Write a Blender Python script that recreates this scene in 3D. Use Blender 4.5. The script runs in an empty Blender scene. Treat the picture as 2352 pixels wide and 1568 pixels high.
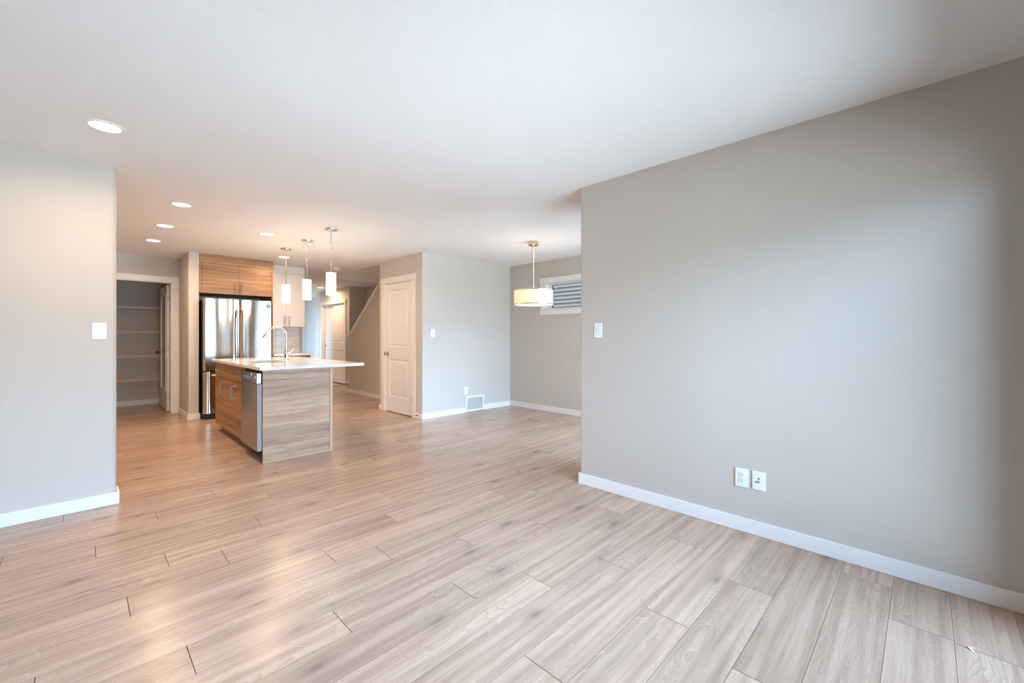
import bpy, bmesh, math, random
from mathutils import Vector, Matrix
random.seed(7)
S = bpy.context.scene
COL = S.collection
PI = math.pi

# ------------------------------------------------------------------ camera, world, exposure
W, HPX = 2352, 1568
FPX = 968.8            # focal length in pixels
YAW = 44.41            # degrees from +x towards +y
CAM_Z = 1.204
H = 2.42               # ceiling height
cam_d = bpy.data.cameras.new('camera')
cam = bpy.data.objects.new('camera', cam_d)
COL.objects.link(cam)
cam.location = (0, 0, CAM_Z)
cam.rotation_euler = (math.radians(90), 0, math.radians(YAW - 90))
cam_d.sensor_fit = 'HORIZONTAL'
cam_d.sensor_width = 36.0
cam_d.lens = 36.0 * FPX / W
cam_d.shift_y = -(784 - 772) / W
cam_d.clip_start = 0.02
S.camera = cam

S.view_settings.view_transform = 'Standard'
S.view_settings.look = 'None'
S.view_settings.gamma = 1.0
S.view_settings.use_curve_mapping = False
S.view_settings.exposure = 0.80
S.cycles.use_denoising = True
S.cycles.max_bounces = 12
S.cycles.diffuse_bounces = 8
S.cycles.glossy_bounces = 5
S.cycles.transmission_bounces = 6
S.cycles.transparent_max_bounces = 12
S.cycles.sample_clamp_indirect = 8.0
S.cycles.caustics_reflective = False
S.cycles.caustics_refractive = False

SKY = 22.5
world = bpy.data.worlds.new('overcast_sky')
S.world = world
world.use_nodes = True
wn = world.node_tree.nodes
wl = world.node_tree.links
wn.clear()
wo = wn.new('ShaderNodeOutputWorld')
wb = wn.new('ShaderNodeBackground')
wb.inputs['Strength'].default_value = SKY
tc = wn.new('ShaderNodeTexCoord')
sx = wn.new('ShaderNodeSeparateXYZ')
rp = wn.new('ShaderNodeValToRGB')
wl.new(tc.outputs['Generated'], sx.inputs[0])
wl.new(sx.outputs['Z'], rp.inputs[0])
wl.new(rp.outputs[0], wb.inputs['Color'])
wl.new(wb.outputs[0], wo.inputs[0])
rp.color_ramp.elements[0].position = 0.0
rp.color_ramp.elements[0].color = (0.41, 0.68, 1.0, 1)
rp.color_ramp.elements[1].position = 0.9
rp.color_ramp.elements[1].color = (0.45, 0.66, 1.0, 1)

def portal(name, loc, rot, sx_, sy_):
    d = bpy.data.lights.new(name, 'AREA')
    d.shape = 'RECTANGLE'
    d.size, d.size_y = sx_, sy_
    d.cycles.is_portal = True
    o = bpy.data.objects.new(name, d)
    COL.objects.link(o)
    o.location = loc
    o.rotation_euler = rot
    return o

# rear wall daylight openings (behind the camera), dining window, front door
REAR_Y = -0.47
PATIO = (0.10, 2.70, 0.03, 2.06)
DINEW = (3.36, 5.18, 0.03, 2.28)
DINE_Y = 1.80
REARW = (-1.55, -0.75, 0.75, 2.06)
portal('portal_patio', (1.40, REAR_Y - 0.16, 1.045), (math.radians(90), 0, 0), 2.6, 2.03)
portal('portal_rear', (-1.15, REAR_Y - 0.16, 1.405), (math.radians(90), 0, 0), 0.8, 1.31)
portal('portal_dining', (4.27, DINE_Y - 0.16, 1.155), (math.radians(90), 0, 0), 1.82, 2.25)
portal('portal_front', (2.71, 12.90, 1.075), (0, math.radians(-90), 0), 1.95, 0.8)

# lamp powers (each lamp's light itself is made in that lamp's builder)
WARM = (1.0, 0.66, 0.39)
POT_W = 7.5
PEND_E = 11.0
DRUM_W = 0.5

# ------------------------------------------------------------------ node helpers
class NT:
    def __init__(self, name):
        self.m = bpy.data.materials.new(name)
        self.m.use_nodes = True
        self.t = self.m.node_tree
        self.n = self.t.nodes
        self.b = self.n['Principled BSDF']
        self.out = self.n['Material Output']
    def new(self, t, **kw):
        n = self.n.new(t)
        for k, v in kw.items():
            setattr(n, k, v)
        return n
    def link(self, a, b):
        self.t.links.new(a, b)
    def val(self, sock, v):
        if hasattr(v, 'is_output') or isinstance(v, bpy.types.NodeSocket):
            self.link(v, sock)
        else:
            sock.default_value = v
    def math(self, op, a, b=None, c=None):
        n = self.new('ShaderNodeMath', operation=op)
        self.val(n.inputs[0], a)
        if b is not None: self.val(n.inputs[1], b)
        if c is not None: self.val(n.inputs[2], c)
        return n.outputs[0]
    def ramp(self, fac, stops, interp='LINEAR'):
        n = self.new('ShaderNodeValToRGB')
        n.color_ramp.interpolation = interp
        e = n.color_ramp.elements
        while len(e) < len(stops): e.new(0.5)
        for k, (p, c) in enumerate(stops):
            e[k].position = p
            e[k].color = (c, c, c, 1) if isinstance(c, (int, float)) else (*c, 1)
        self.link(fac, n.inputs[0])
        return n.outputs[0]
    def mix(self, fac, a, b, mode='MIX'):
        n = self.new('ShaderNodeMix', data_type='RGBA', blend_type=mode)
        self.val(n.inputs[0], fac)
        for s, v in ((n.inputs[6], a), (n.inputs[7], b)):
            if isinstance(v, tuple): s.default_value = (*v, 1)
            else: self.link(v, s)
        return n.outputs[2]
    def noise(self, vec, scale, detail=3, rough=0.5, dist=0.0):
        n = self.new('ShaderNodeTexNoise')
        n.inputs['Scale'].default_value = scale
        n.inputs['Detail'].default_value = detail
        n.inputs['Roughness'].default_value = rough
        n.inputs['Distortion'].default_value = dist
        if vec is not None: self.link(vec, n.inputs['Vector'])
        return n.outputs['Fac']
    def comb(self, x, y, z):
        n = self.new('ShaderNodeCombineXYZ')
        for s, v in zip(n.inputs, (x, y, z)): self.val(s, v)
        return n.outputs[0]
    def sep(self, v):
        n = self.new('ShaderNodeSeparateXYZ')
        self.link(v, n.inputs[0])
        return n.outputs
    def objco(self):
        return self.new('ShaderNodeTexCoord').outputs['Object']
    def bump(self, height, strength, dist=0.002):
        n = self.new('ShaderNodeBump')
        n.inputs['Strength'].default_value = strength
        n.inputs['Distance'].default_value = dist
        self.link(height, n.inputs['Height'])
        self.link(n.outputs[0], self.b.inputs['Normal'])

def plain(name, col, rough=0.5, metal=0.0, vary=0.03, spec=0.5, scale=6.0):
    t = NT(name)
    f = t.noise(t.objco(), scale, 3)
    lo = tuple(c * (1 - vary) for c in col)
    hi = tuple(min(1, c * (1 + vary)) for c in col)
    t.link(t.mix(f, lo, hi), t.b.inputs['Base Color'])
    t.b.inputs['Roughness'].default_value = rough
    t.b.inputs['Metallic'].default_value = metal
    t.b.inputs['Specular IOR Level'].default_value = spec
    return t.m

def emit(name, col, strength):
    t = NT(name)
    t.b.inputs['Base Color'].default_value = (0.8, 0.8, 0.8, 1)
    t.b.inputs['Emission Color'].default_value = (*col, 1)
    t.b.inputs['Emission Strength'].default_value = strength
    return t.m

def wall_paint():
    t = NT('tan_wall_paint')
    co = t.objco()
    f = t.noise(co, 2.0, 2)
    t.link(t.mix(f, (0.562, 0.513, 0.456), (0.582, 0.533, 0.474)), t.b.inputs['Base Color'])
    t.b.inputs['Roughness'].default_value = 0.62
    t.b.inputs['Specular IOR Level'].default_value = 0.35
    t.bump(t.noise(co, 220.0, 2), 0.06, 0.001)
    return t.m

def ceiling_paint():
    t = NT('stippled_white_ceiling')
    co = t.objco()
    n = t.noise(co, 120.0, 4, 0.65)
    t.link(t.mix(t.noise(co, 160.0, 3), (0.822, 0.826, 0.828), (0.877, 0.881, 0.883)), t.b.inputs['Base Color'])
    t.b.inputs['Roughness'].default_value = 0.9
    t.b.inputs['Specular IOR Level'].default_value = 0.15
    t.bump(n, 0.55, 0.004)
    return t.m

def floor_wood():
    """light oak laminate; UV = metres along / across each plank, colour attribute = per plank random"""
    t = NT('light_oak_laminate')
    uv = t.new('ShaderNodeUVMap').outputs[0]
    at = t.new('ShaderNodeAttribute', attribute_name='plank')
    r = t.sep(at.outputs['Vector'])
    u, v, _ = t.sep(uv)
    ox = t.math('MULTIPLY', r[0], 37.0)
    oy = t.math('MULTIPLY', r[1], 19.0)
    U = t.math('ADD', u, ox)
    # cathedral contours: a smooth hill field stretched along the plank
    warp = t.noise(t.comb(t.math('MULTIPLY', U, 3.0), t.math('MULTIPLY', v, 16.0), oy), 1.0, 3, 0.55)
    hill = t.noise(t.comb(t.math('MULTIPLY', U, 1.6), t.math('MULTIPLY', v, 7.5), oy), 1.0, 1.5, 0.45)
    fieldv = t.math('ADD', t.math('MULTIPLY', hill, 24.0), t.math('MULTIPLY', warp, 2.2))
    # knots pull the rings round themselves
    vo = t.new('ShaderNodeTexVoronoi', voronoi_dimensions='2D')
    vo.inputs['Scale'].default_value = 1.0
    vo.inputs['Randomness'].default_value = 0.9
    kc = t.comb(t.math('MULTIPLY', U, 1.75), t.math('MULTIPLY', t.math('ADD', v, oy), 4.2), t.math('MULTIPLY', r[2], 9.0))
    t.link(kc, vo.inputs['Vector'])
    kc2 = t.sep(vo.outputs['Color'])
    off = t.math('MULTIPLY', t.math('GREATER_THAN', kc2[0], 0.50), 9.0)
    kd = t.math('ADD', t.math('ADD', vo.outputs['Distance'], off), t.math('MULTIPLY', t.math('SUBTRACT', warp, 0.5), 0.18))
    knot_ring = t.math('MULTIPLY', t.math('SMOOTH_MAX', t.math('SUBTRACT', 0.36, kd), 0.0, 0.08), 17.0)
    rings = t.math('ADD', fieldv, knot_ring)
    saw = t.math('FRACT', rings)
    late = t.ramp(saw, [(0.0, 0.0), (0.55, 0.25), (0.86, 1.0), (0.93, 0.0), (1.0, 0.0)])
    pale = t.ramp(saw, [(0.0, 0.0), (0.90, 0.0), (0.955, 1.0), (1.0, 0.0)])
    # rings only strong near hill tops
    zone = t.ramp(t.noise(t.comb(t.math('MULTIPLY', U, 1.1), t.math('MULTIPLY', v, 8.0), t.math('ADD', oy, 3.3)), 1.0, 2), [(0.40, 0.12), (0.62, 1.0)])
    fib = t.noise(t.comb(t.math('MULTIPLY', U, 6.0), t.math('MULTIPLY', v, 260.0), oy), 1.0, 3, 0.6)
    streak = t.noise(t.comb(t.math('MULTIPLY', U, 1.3), t.math('MULTIPLY', v, 30.0), t.math('ADD', oy, 7.7)), 1.0, 3, 0.6)
    cloud = t.noise(t.comb(t.math('MULTIPLY', U, 1.5), t.math('MULTIPLY', v, 11.0), t.math('ADD', oy, 1.7)), 1.0, 2)
    base = t.mix(t.ramp(streak, [(0.34, 0.0), (0.60, 1.0)]), (0.375, 0.246, 0.172), (0.512, 0.356, 0.256))
    base = t.mix(t.ramp(cloud, [(0.56, 0.0), (0.80, 0.60)]), base, (0.295, 0.200, 0.145))
    base = t.mix(t.math('MULTIPLY', t.math('MULTIPLY', late, zone), 0.50), base, (0.29, 0.205, 0.155))
    base = t.mix(t.math('MULTIPLY', t.math('MULTIPLY', pale, zone), 0.34), base, (0.63, 0.545, 0.475))
    base = t.mix(t.ramp(fib, [(0.30, 0.34), (0.52, 0.0)]), base, (0.29, 0.215, 0.165))
    knot = t.ramp(kd, [(0.025, 0.95), (0.06, 0.55), (0.11, 0.28), (0.26, 0.0)])
    base = t.mix(t.math('MULTIPLY', knot, 0.75), base, (0.185, 0.135, 0.105))
    tone = t.math('ADD', 0.90, t.math('MULTIPLY', r[2], 0.20))
    hsv = t.new('ShaderNodeHueSaturation')
    t.link(base, hsv.inputs['Color'])
    t.link(tone, hsv.inputs['Value'])
    t.link(hsv.outputs[0], t.b.inputs['Base Color'])
    rg = t.ramp(fib, [(0.3, 0.28), (0.6, 0.22)])
    t.link(rg, t.b.inputs['Roughness'])
    t.b.inputs['Specular IOR Level'].default_value = 0.26
    t.bump(t.math('ADD', t.math('MULTIPLY', fib, 0.6), t.math('MULTIPLY', saw, 0.2)), 0.08, 0.0008)
    return t.m

def walnut(name, dark, mid, light, rough=0.38, row=0.149):
    """horizontal-grain laminate: rows in z, grain along x+y"""
    t = NT(name)
    g = t.new('ShaderNodeNewGeometry').outputs['Position']
    x, y, z = t.sep(g)
    u = t.math('ADD', x, y)
    rowi = t.math('FLOOR', t.math('DIVIDE', z, row))
    wn_ = t.new('ShaderNodeTexWhiteNoise', noise_dimensions='1D')
    t.link(rowi, wn_.inputs['W'])
    rr = wn_.outputs['Value']
    U = t.math('ADD', u, t.math('MULTIPLY', rr, 13.0))
    wv = t.noise(t.comb(t.math('MULTIPLY', U, 2.0), t.math('MULTIPLY', z, 6.0), rr), 1.0, 2)
    zz = t.math('ADD', z, t.math('MULTIPLY', wv, 0.035))
    n1 = t.noise(t.comb(t.math('MULTIPLY', U, 1.0), t.math('MULTIPLY', zz, 24.0), rr), 1.0, 7, 0.70)
    n2 = t.noise(t.comb(t.math('MULTIPLY', U, 7.0), t.math('MULTIPLY', zz, 190.0), rr), 1.0, 3, 0.6)
    c = t.ramp(n1, [(0.27, dark), (0.40, mid), (0.56, light), (0.80, tuple(0.5*(a+b) for a, b in zip(mid, light)))])
    c = t.mix(t.ramp(n2, [(0.30, 0.45), (0.52, 0.0)]), c, tuple(q * 0.55 for q in dark))
    fr = t.math('FRACT', t.math('DIVIDE', z, row))
    ln = t.ramp(fr, [(0.0, 0.85), (0.022, 0.0), (1.0, 0.0)])
    c = t.mix(ln, c, tuple(q * 0.7 for q in dark))
    hsv = t.new('ShaderNodeHueSaturation')
    t.link(c, hsv.inputs['Color'])
    t.link(t.math('ADD', 0.84, t.math('MULTIPLY', rr, 0.32)), hsv.inputs['Value'])
    t.link(hsv.outputs[0], t.b.inputs['Base Color'])
    t.b.inputs['Roughness'].default_value = rough
    t.bump(n2, 0.08, 0.0006)
    return t.m

def steel(name, col, rough, streak_x=True, bump=0.0):
    t = NT(name)
    x, y, z = t.sep(t.objco())
    n = t.noise(t.comb(t.math('MULTIPLY', x, 1.0), t.math('MULTIPLY', y, 1.0), t.math('MULTIPLY', z, 420.0)), 1.0, 2)
    t.link(t.mix(n, tuple(c * 0.96 for c in col), col), t.b.inputs['Base Color'])
    t.b.inputs['Metallic'].default_value = 1.0
    t.b.inputs['Anisotropic'].default_value = 0.93
    t.b.inputs['Anisotropic Rotation'].default_value = 0.25
    tg = t.new('ShaderNodeTangent', direction_type='RADIAL', axis='Z')
    t.link(tg.outputs[0], t.b.inputs['Tangent'])
    t.link(t.ramp(n, [(0.3, rough), (0.7, rough * 1.06)]), t.b.inputs['Roughness'])
    if bump:
        w = t.noise(t.comb(t.math('MULTIPLY', x, 9.0), 0.3, t.math('MULTIPLY', z, 0.35)), 1.0, 1)
        t.bump(w, bump, 0.02)
    return t.m

def glass(name, tint=(1, 1, 1), frosted=0.0):
    t = NT(name)
    t.n.remove(t.b)
    tr = t.new('ShaderNodeBsdfTransparent')
    tr.inputs[0].default_value = (*tint, 1)
    gl = t.new('ShaderNodeBsdfGlossy')
    gl.inputs['Roughness'].default_value = 0.02
    fr = t.new('ShaderNodeFresnel')
    fr.inputs[0].default_value = 1.45
    mx = t.new('ShaderNodeMixShader')
    if frosted:
        df = t.new('ShaderNodeBsdfDiffuse')
        n = t.noise(t.objco(), 30.0, 2)
        t.link(t.mix(n, (0.52, 0.55, 0.52), (0.58, 0.61, 0.58)), df.inputs[0])
        m2 = t.new('ShaderNodeMixShader')
        m2.inputs[0].default_value = frosted
        t.link(tr.outputs[0], m2.inputs[1])
        t.link(df.outputs[0], m2.inputs[2])
        base = m2.outputs[0]
    else:
        base = tr.outputs[0]
    t.link(fr.outputs[0], mx.inputs[0])
    t.link(base, mx.inputs[1])
    t.link(gl.outputs[0], mx.inputs[2])
    t.link(mx.outputs[0], t.out.inputs[0])
    return t.m

def quartz():
    t = NT('white_quartz')
    co = t.objco()
    n = t.noise(co, 320.0, 2)
    t.link(t.ramp(n, [(0.35, (0.70, 0.67, 0.63)), (0.6, (0.80, 0.775, 0.74))]), t.b.inputs['Base Color'])
    t.b.inputs['Roughness'].default_value = 0.10
    return t.m

def tile_mat():
    t = NT('glossy_subway_tile')
    x, y, z = t.sep(t.new('ShaderNodeNewGeometry').outputs['Position'])
    c = t.comb(t.math('ADD', x, -2.19), t.math('ADD', z, -0.91), 0.0)
    b = t.new('ShaderNodeTexBrick')
    b.offset = 0.5
    b.inputs['Scale'].default_value = 1.0
    b.inputs['Brick Width'].default_value = 0.30
    b.inputs['Row Height'].default_value = 0.10
    b.inputs['Mortar Size'].default_value = 0.0028
    b.inputs['Mortar Smooth'].default_value = 0.1
    b.inputs['Color1'].default_value = (0.78, 0.73, 0.67, 1)
    b.inputs['Color2'].default_value = (0.82, 0.77, 0.71, 1)
    b.inputs['Mortar'].default_value = (0.48, 0.41, 0.34, 1)
    t.link(c, b.inputs['Vector'])
    t.link(b.outputs['Color'], t.b.inputs['Base Color'])
    t.link(t.ramp(b.outputs['Fac'], [(0, 0.08), (1, 0.7)]), t.b.inputs['Roughness'])
    inv = t.math('SUBTRACT', 1.0, b.outputs['Fac'])
    t.bump(inv, 0.5, 0.002)
    return t.m

def entry_tile():
    t = NT('pale_entry_tile')
    co = t.new('ShaderNodeNewGeometry').outputs['Position']
    b = t.new('ShaderNodeTexBrick')
    b.inputs['Brick Width'].default_value = 0.6
    b.inputs['Row Height'].default_value = 0.3
    b.inputs['Mortar Size'].default_value = 0.003
    b.inputs['Scale'].default_value = 1.0
    b.inputs['Color1'].default_value = (0.62, 0.59, 0.55, 1)
    b.inputs['Color2'].default_value = (0.66, 0.63, 0.59, 1)
    b.inputs['Mortar'].default_value = (0.4, 0.38, 0.35, 1)
    t.link(co, b.inputs['Vector'])
    t.link(b.outputs['Color'], t.b.inputs['Base Color'])
    t.b.inputs['Roughness'].default_value = 0.15
    return t.m

def lamp_fabric():
    t = NT('cream_lamp_fabric')
    t.n.remove(t.b)
    co = t.objco()
    n = t.noise(co, 300.0, 2)
    col = t.mix(n, (0.82, 0.76, 0.66), (0.88, 0.82, 0.72))
    d = t.new('ShaderNodeBsdfDiffuse')
    tr = t.new('ShaderNodeBsdfTranslucent')
    mx = t.new('ShaderNodeMixShader')
    mx.inputs[0].default_value = 0.6
    t.link(col, d.inputs[0]); t.link(col, tr.inputs[0])
    t.link(d.outputs[0], mx.inputs[1]); t.link(tr.outputs[0], mx.inputs[2])
    t.link(mx.outputs[0], t.out.inputs[0])
    return t.m

M = {}
M['wall'] = wall_paint()
M['ceil'] = ceiling_paint()
M['floor'] = floor_wood()
M['gap'] = plain('dark_plank_gap', (0.045, 0.033, 0.026), 0.8)
M['trim'] = plain('white_trim_paint', (0.80, 0.78, 0.75), 0.32, vary=0.015)
M['door'] = plain('white_door_paint', (0.78, 0.75, 0.71), 0.30, vary=0.015)
M['plastic'] = plain('white_plastic', (0.83, 0.83, 0.82), 0.28, vary=0.01)
M['plastic2'] = plain('white_rocker_plastic', (0.78, 0.78, 0.765), 0.22, vary=0.01)
M['slot'] = plain('black_slot', (0.015, 0.015, 0.015), 0.6)
M['screw'] = plain('painted_screw', (0.60, 0.60, 0.59), 0.4)
M['walnut'] = walnut('walnut_laminate', (0.092, 0.037, 0.013), (0.245, 0.115, 0.043), (0.40, 0.215, 0.090))
M['litwalnut'] = walnut('daylit_walnut_panel', (0.175, 0.096, 0.058), (0.360, 0.222, 0.138), (0.495, 0.325, 0.215), 0.42, 0.157)  # same walnut as the fronts, daylight painted in as a paler, greyer tone
M['oakedge'] = plain('tan_edge_band', (0.56, 0.345, 0.21), 0.45, vary=0.06, scale=14)
M['white_cab'] = plain('cream_cabinet_lacquer', (0.70, 0.645, 0.585), 0.30, vary=0.01)
M['quartz'] = quartz()
M['tile'] = tile_mat()
M['etile'] = entry_tile()
M['steel'] = steel('brushed_stainless', (0.60, 0.57, 0.535), 0.11, bump=0.03)
M['dwsteel'] = steel('dishwasher_stainless', (0.40, 0.37, 0.34), 0.24)
M['chrome'] = plain('polished_chrome', (0.80, 0.79, 0.78), 0.06, 1.0, 0.01)
M['nickel'] = plain('brushed_nickel', (0.62, 0.58, 0.53), 0.25, 1.0, 0.02)
M['brass'] = plain('warm_nickel', (0.66, 0.52, 0.38), 0.25, 1.0, 0.02)
M['bronze'] = plain('dark_nickel_knob', (0.28, 0.25, 0.22), 0.22, 1.0, 0.02)
M['black'] = plain('black_appliance_plastic', (0.012, 0.012, 0.013), 0.42)
M['grey'] = plain('grey_plastic', (0.30, 0.30, 0.30), 0.5)
M['wire'] = plain('white_coated_wire', (0.76, 0.745, 0.72), 0.4)
M['opal'] = emit('lit_opal_glass', (1.0, 0.85, 0.65), PEND_E)
M['lens'] = emit('lit_lamp_lens', (1.0, 0.90, 0.76), 14.0)
M['opaldim'] = plain('opal_glass_rim', (0.85, 0.80, 0.70), 0.25)
M['diff'] = emit('lit_lamp_diffuser', (1.0, 0.84, 0.62), 0.9)
M['fabric'] = lamp_fabric()
M['clear'] = glass('clear_window_glass')
M['frost'] = glass('frosted_door_glass', (0.8, 0.86, 0.82), 0.38)
M['vinyl'] = plain('white_vinyl', (0.82, 0.83, 0.84), 0.3, vary=0.01)
M['siding'] = plain('grey_lap_siding', (0.100, 0.074, 0.053), 0.6, vary=0.06)
M['ground'] = plain('outdoor_ground', (0.66, 0.545, 0.42), 0.9, vary=0.06, scale=2)
M['gasket'] = plain('dark_gasket', (0.03, 0.03, 0.035), 0.6)
M['tread'] = plain('tan_stair_nosing', (0.40, 0.28, 0.19), 0.4, vary=0.1, scale=20)
M['paper'] = plain('white_paper', (0.85, 0.85, 0.84), 0.6)
M['vent'] = plain('white_vent_metal', (0.78, 0.78, 0.775), 0.35, vary=0.01)
M['ventmesh'] = plain('beige_vent_mesh', (0.60, 0.57, 0.53), 0.6)

# ------------------------------------------------------------------ mesh helpers
class MB:
    def __init__(self):
        self.v, self.f = [], []
    def add(self, vs, fs):
        o = len(self.v)
        self.v += [tuple(p) for p in vs]
        self.f += [tuple(i + o for i in q) for q in fs]
        return self
    def box(self, x0, x1, y0, y1, z0, z1):
        x0, x1 = min(x0, x1), max(x0, x1); y0, y1 = min(y0, y1), max(y0, y1); z0, z1 = min(z0, z1), max(z0, z1)
        vs = [(x0,y0,z0),(x1,y0,z0),(x1,y1,z0),(x0,y1,z0),(x0,y0,z1),(x1,y0,z1),(x1,y1,z1),(x0,y1,z1)]
        return self.add(vs, [(0,3,2,1),(4,5,6,7),(0,1,5,4),(1,2,6,5),(2,3,7,6),(3,0,4,7)])
    def prism(self, poly, axis, a, b):
        """poly of 2D points extruded along axis; the other two axes keep xyz order"""
        def P(p, t):
            q = [p[0], p[1]]
            q.insert(axis, t)
            return tuple(q)
        n = len(poly)
        vs = [P(p, a) for p in poly] + [P(p, b) for p in poly]
        fs = [tuple(range(n))[::-1], tuple(range(n, 2*n))] + [(i, (i+1) % n, n + (i+1) % n, n + i) for i in range(n)]
        return self.add(vs, fs)
    def lathe(self, prof, c, axis=2, seg=32, cap=True):
        """prof: (radius, offset along axis)"""
        vs, fs = [], []
        for (r, t) in prof:
            for k in range(seg):
                a = 2*PI*k/seg
                q = [r*math.cos(a), r*math.sin(a)]
                q.insert(axis, t)
                vs.append((c[0]+q[0], c[1]+q[1], c[2]+q[2]))
        for i in range(len(prof)-1):
            for k in range(seg):
                k2 = (k+1) % seg
                fs.append((i*seg+k, i*seg+k2, (i+1)*seg+k2, (i+1)*seg+k))
        if cap:
            fs.append(tuple(range(seg))[::-1])
            fs.append(tuple(range((len(prof)-1)*seg, len(prof)*seg)))
        return self.add(vs, fs)
    def cyl(self, c, r, h, axis=2, seg=24):
        return self.lathe([(r, 0), (r, h)], c, axis, seg)
    def tube(self, pts, r, seg=12, radii=None):
        pts = [Vector(p) for p in pts]
        vs, fs = [], []
        n = len(pts)
        prev = None
        for i, p in enumerate(pts):
            d = (pts[min(i+1, n-1)] - pts[max(i-1, 0)]).normalized()
            if prev is None:
                ref = Vector((0, 0, 1)) if abs(d.z) < 0.9 else Vector((1, 0, 0))
                s = d.cross(ref).normalized()
            else:
                s = (prev - d * prev.dot(d)).normalized()
            prev = s
            q = d.cross(s)
            rr = radii[i] if radii else r
            for k in range(seg):
                a = 2*PI*k/seg
                vs.append(p + s*(rr*math.cos(a)) + q*(rr*math.sin(a)))
        for i in range(n-1):
            for k in range(seg):
                k2 = (k+1) % seg
                fs.append((i*seg+k, i*seg+k2, (i+1)*seg+k2, (i+1)*seg+k))
        fs.append(tuple(range(seg))[::-1]); fs.append(tuple(range((n-1)*seg, n*seg)))
        return self.add(vs, fs)
    def ball(self, c, r, seg=20, squash=1.0, axis=2):
        prof = [(max(1e-5, r*math.sin(PI*i/12)), -r*squash*math.cos(PI*i/12)) for i in range(13)]
        return self.lathe(prof, c, axis, seg)
    def build(self, name, mat, parent=None, bevel=0.0, smooth=False, seg=2):
        me = bpy.data.meshes.new(name)
        off = Vector((0, 0, 0))
        p = parent
        while p is not None:
            off += p.location
            p = p.parent
        me.from_pydata([Vector(v) - off for v in self.v], [], self.f)
        bm = bmesh.new()
        bm.from_mesh(me)
        bmesh.ops.recalc_face_normals(bm, faces=bm.faces)
        bm.to_mesh(me)
        bm.free()
        me.materials.append(mat)
        o = bpy.data.objects.new(name, me)
        COL.objects.link(o)
        if parent is not None: o.parent = parent
        if smooth:
            me.shade_smooth()
            me.set_sharp_from_angle(angle=math.radians(35))
        if bevel:
            b = o.modifiers.new('edge', 'BEVEL')
            b.width = bevel; b.segments = seg; b.limit_method = 'ANGLE'; b.angle_limit = math.radians(40)
            if not smooth:
                me.shade_smooth()
                me.set_sharp_from_angle(angle=math.radians(35))
            b.harden_normals = True
        return o

def tag(o, label=None, cat=None, group=None, kind=None):
    if label: o['label'] = label
    if cat: o['category'] = cat
    if group: o['group'] = group
    if kind: o['kind'] = kind
    return o

def thing(name, loc, label, cat, group=None, kind=None):
    o = bpy.data.objects.new(name, None)
    o.empty_display_size = 0.05
    COL.objects.link(o)
    o.location = loc
    return tag(o, label, cat, group, kind)

def struct(name, mb, mat, bevel=0.0, smooth=False, label=None):
    return tag(mb.build(name, mat, None, bevel, smooth), label, None, None, 'structure')

def copy_tree(src, parent=None):
    c = src.copy()
    COL.objects.link(c)
    c.parent = parent
    for ch in [k for k in bpy.data.objects if k.parent == src]:
        copy_tree(ch, c)
    return c

def rounded(poly, radii, seg=6):
    """2D polygon (counter-clockwise or not) with per-vertex fillet radius"""
    out = []
    n = len(poly)
    for i in range(n):
        p = Vector(poly[i]); r = radii.get(i, 0)
        if not r:
            out.append((p.x, p.y)); continue
        a = (Vector(poly[i-1]) - p).normalized(); b = (Vector(poly[(i+1) % n]) - p).normalized()
        c = p + (a + b) * r
        p0, p1 = p + a*r, p + b*r
        a0 = math.atan2(p0.y-c.y, p0.x-c.x); a1 = math.atan2(p1.y-c.y, p1.x-c.x)
        d = (a1 - a0 + PI) % (2*PI) - PI
        for k in range(seg+1):
            an = a0 + d*k/seg
            out.append((c.x + r*math.cos(an), c.y + r*math.sin(an)))
    return out

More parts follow.
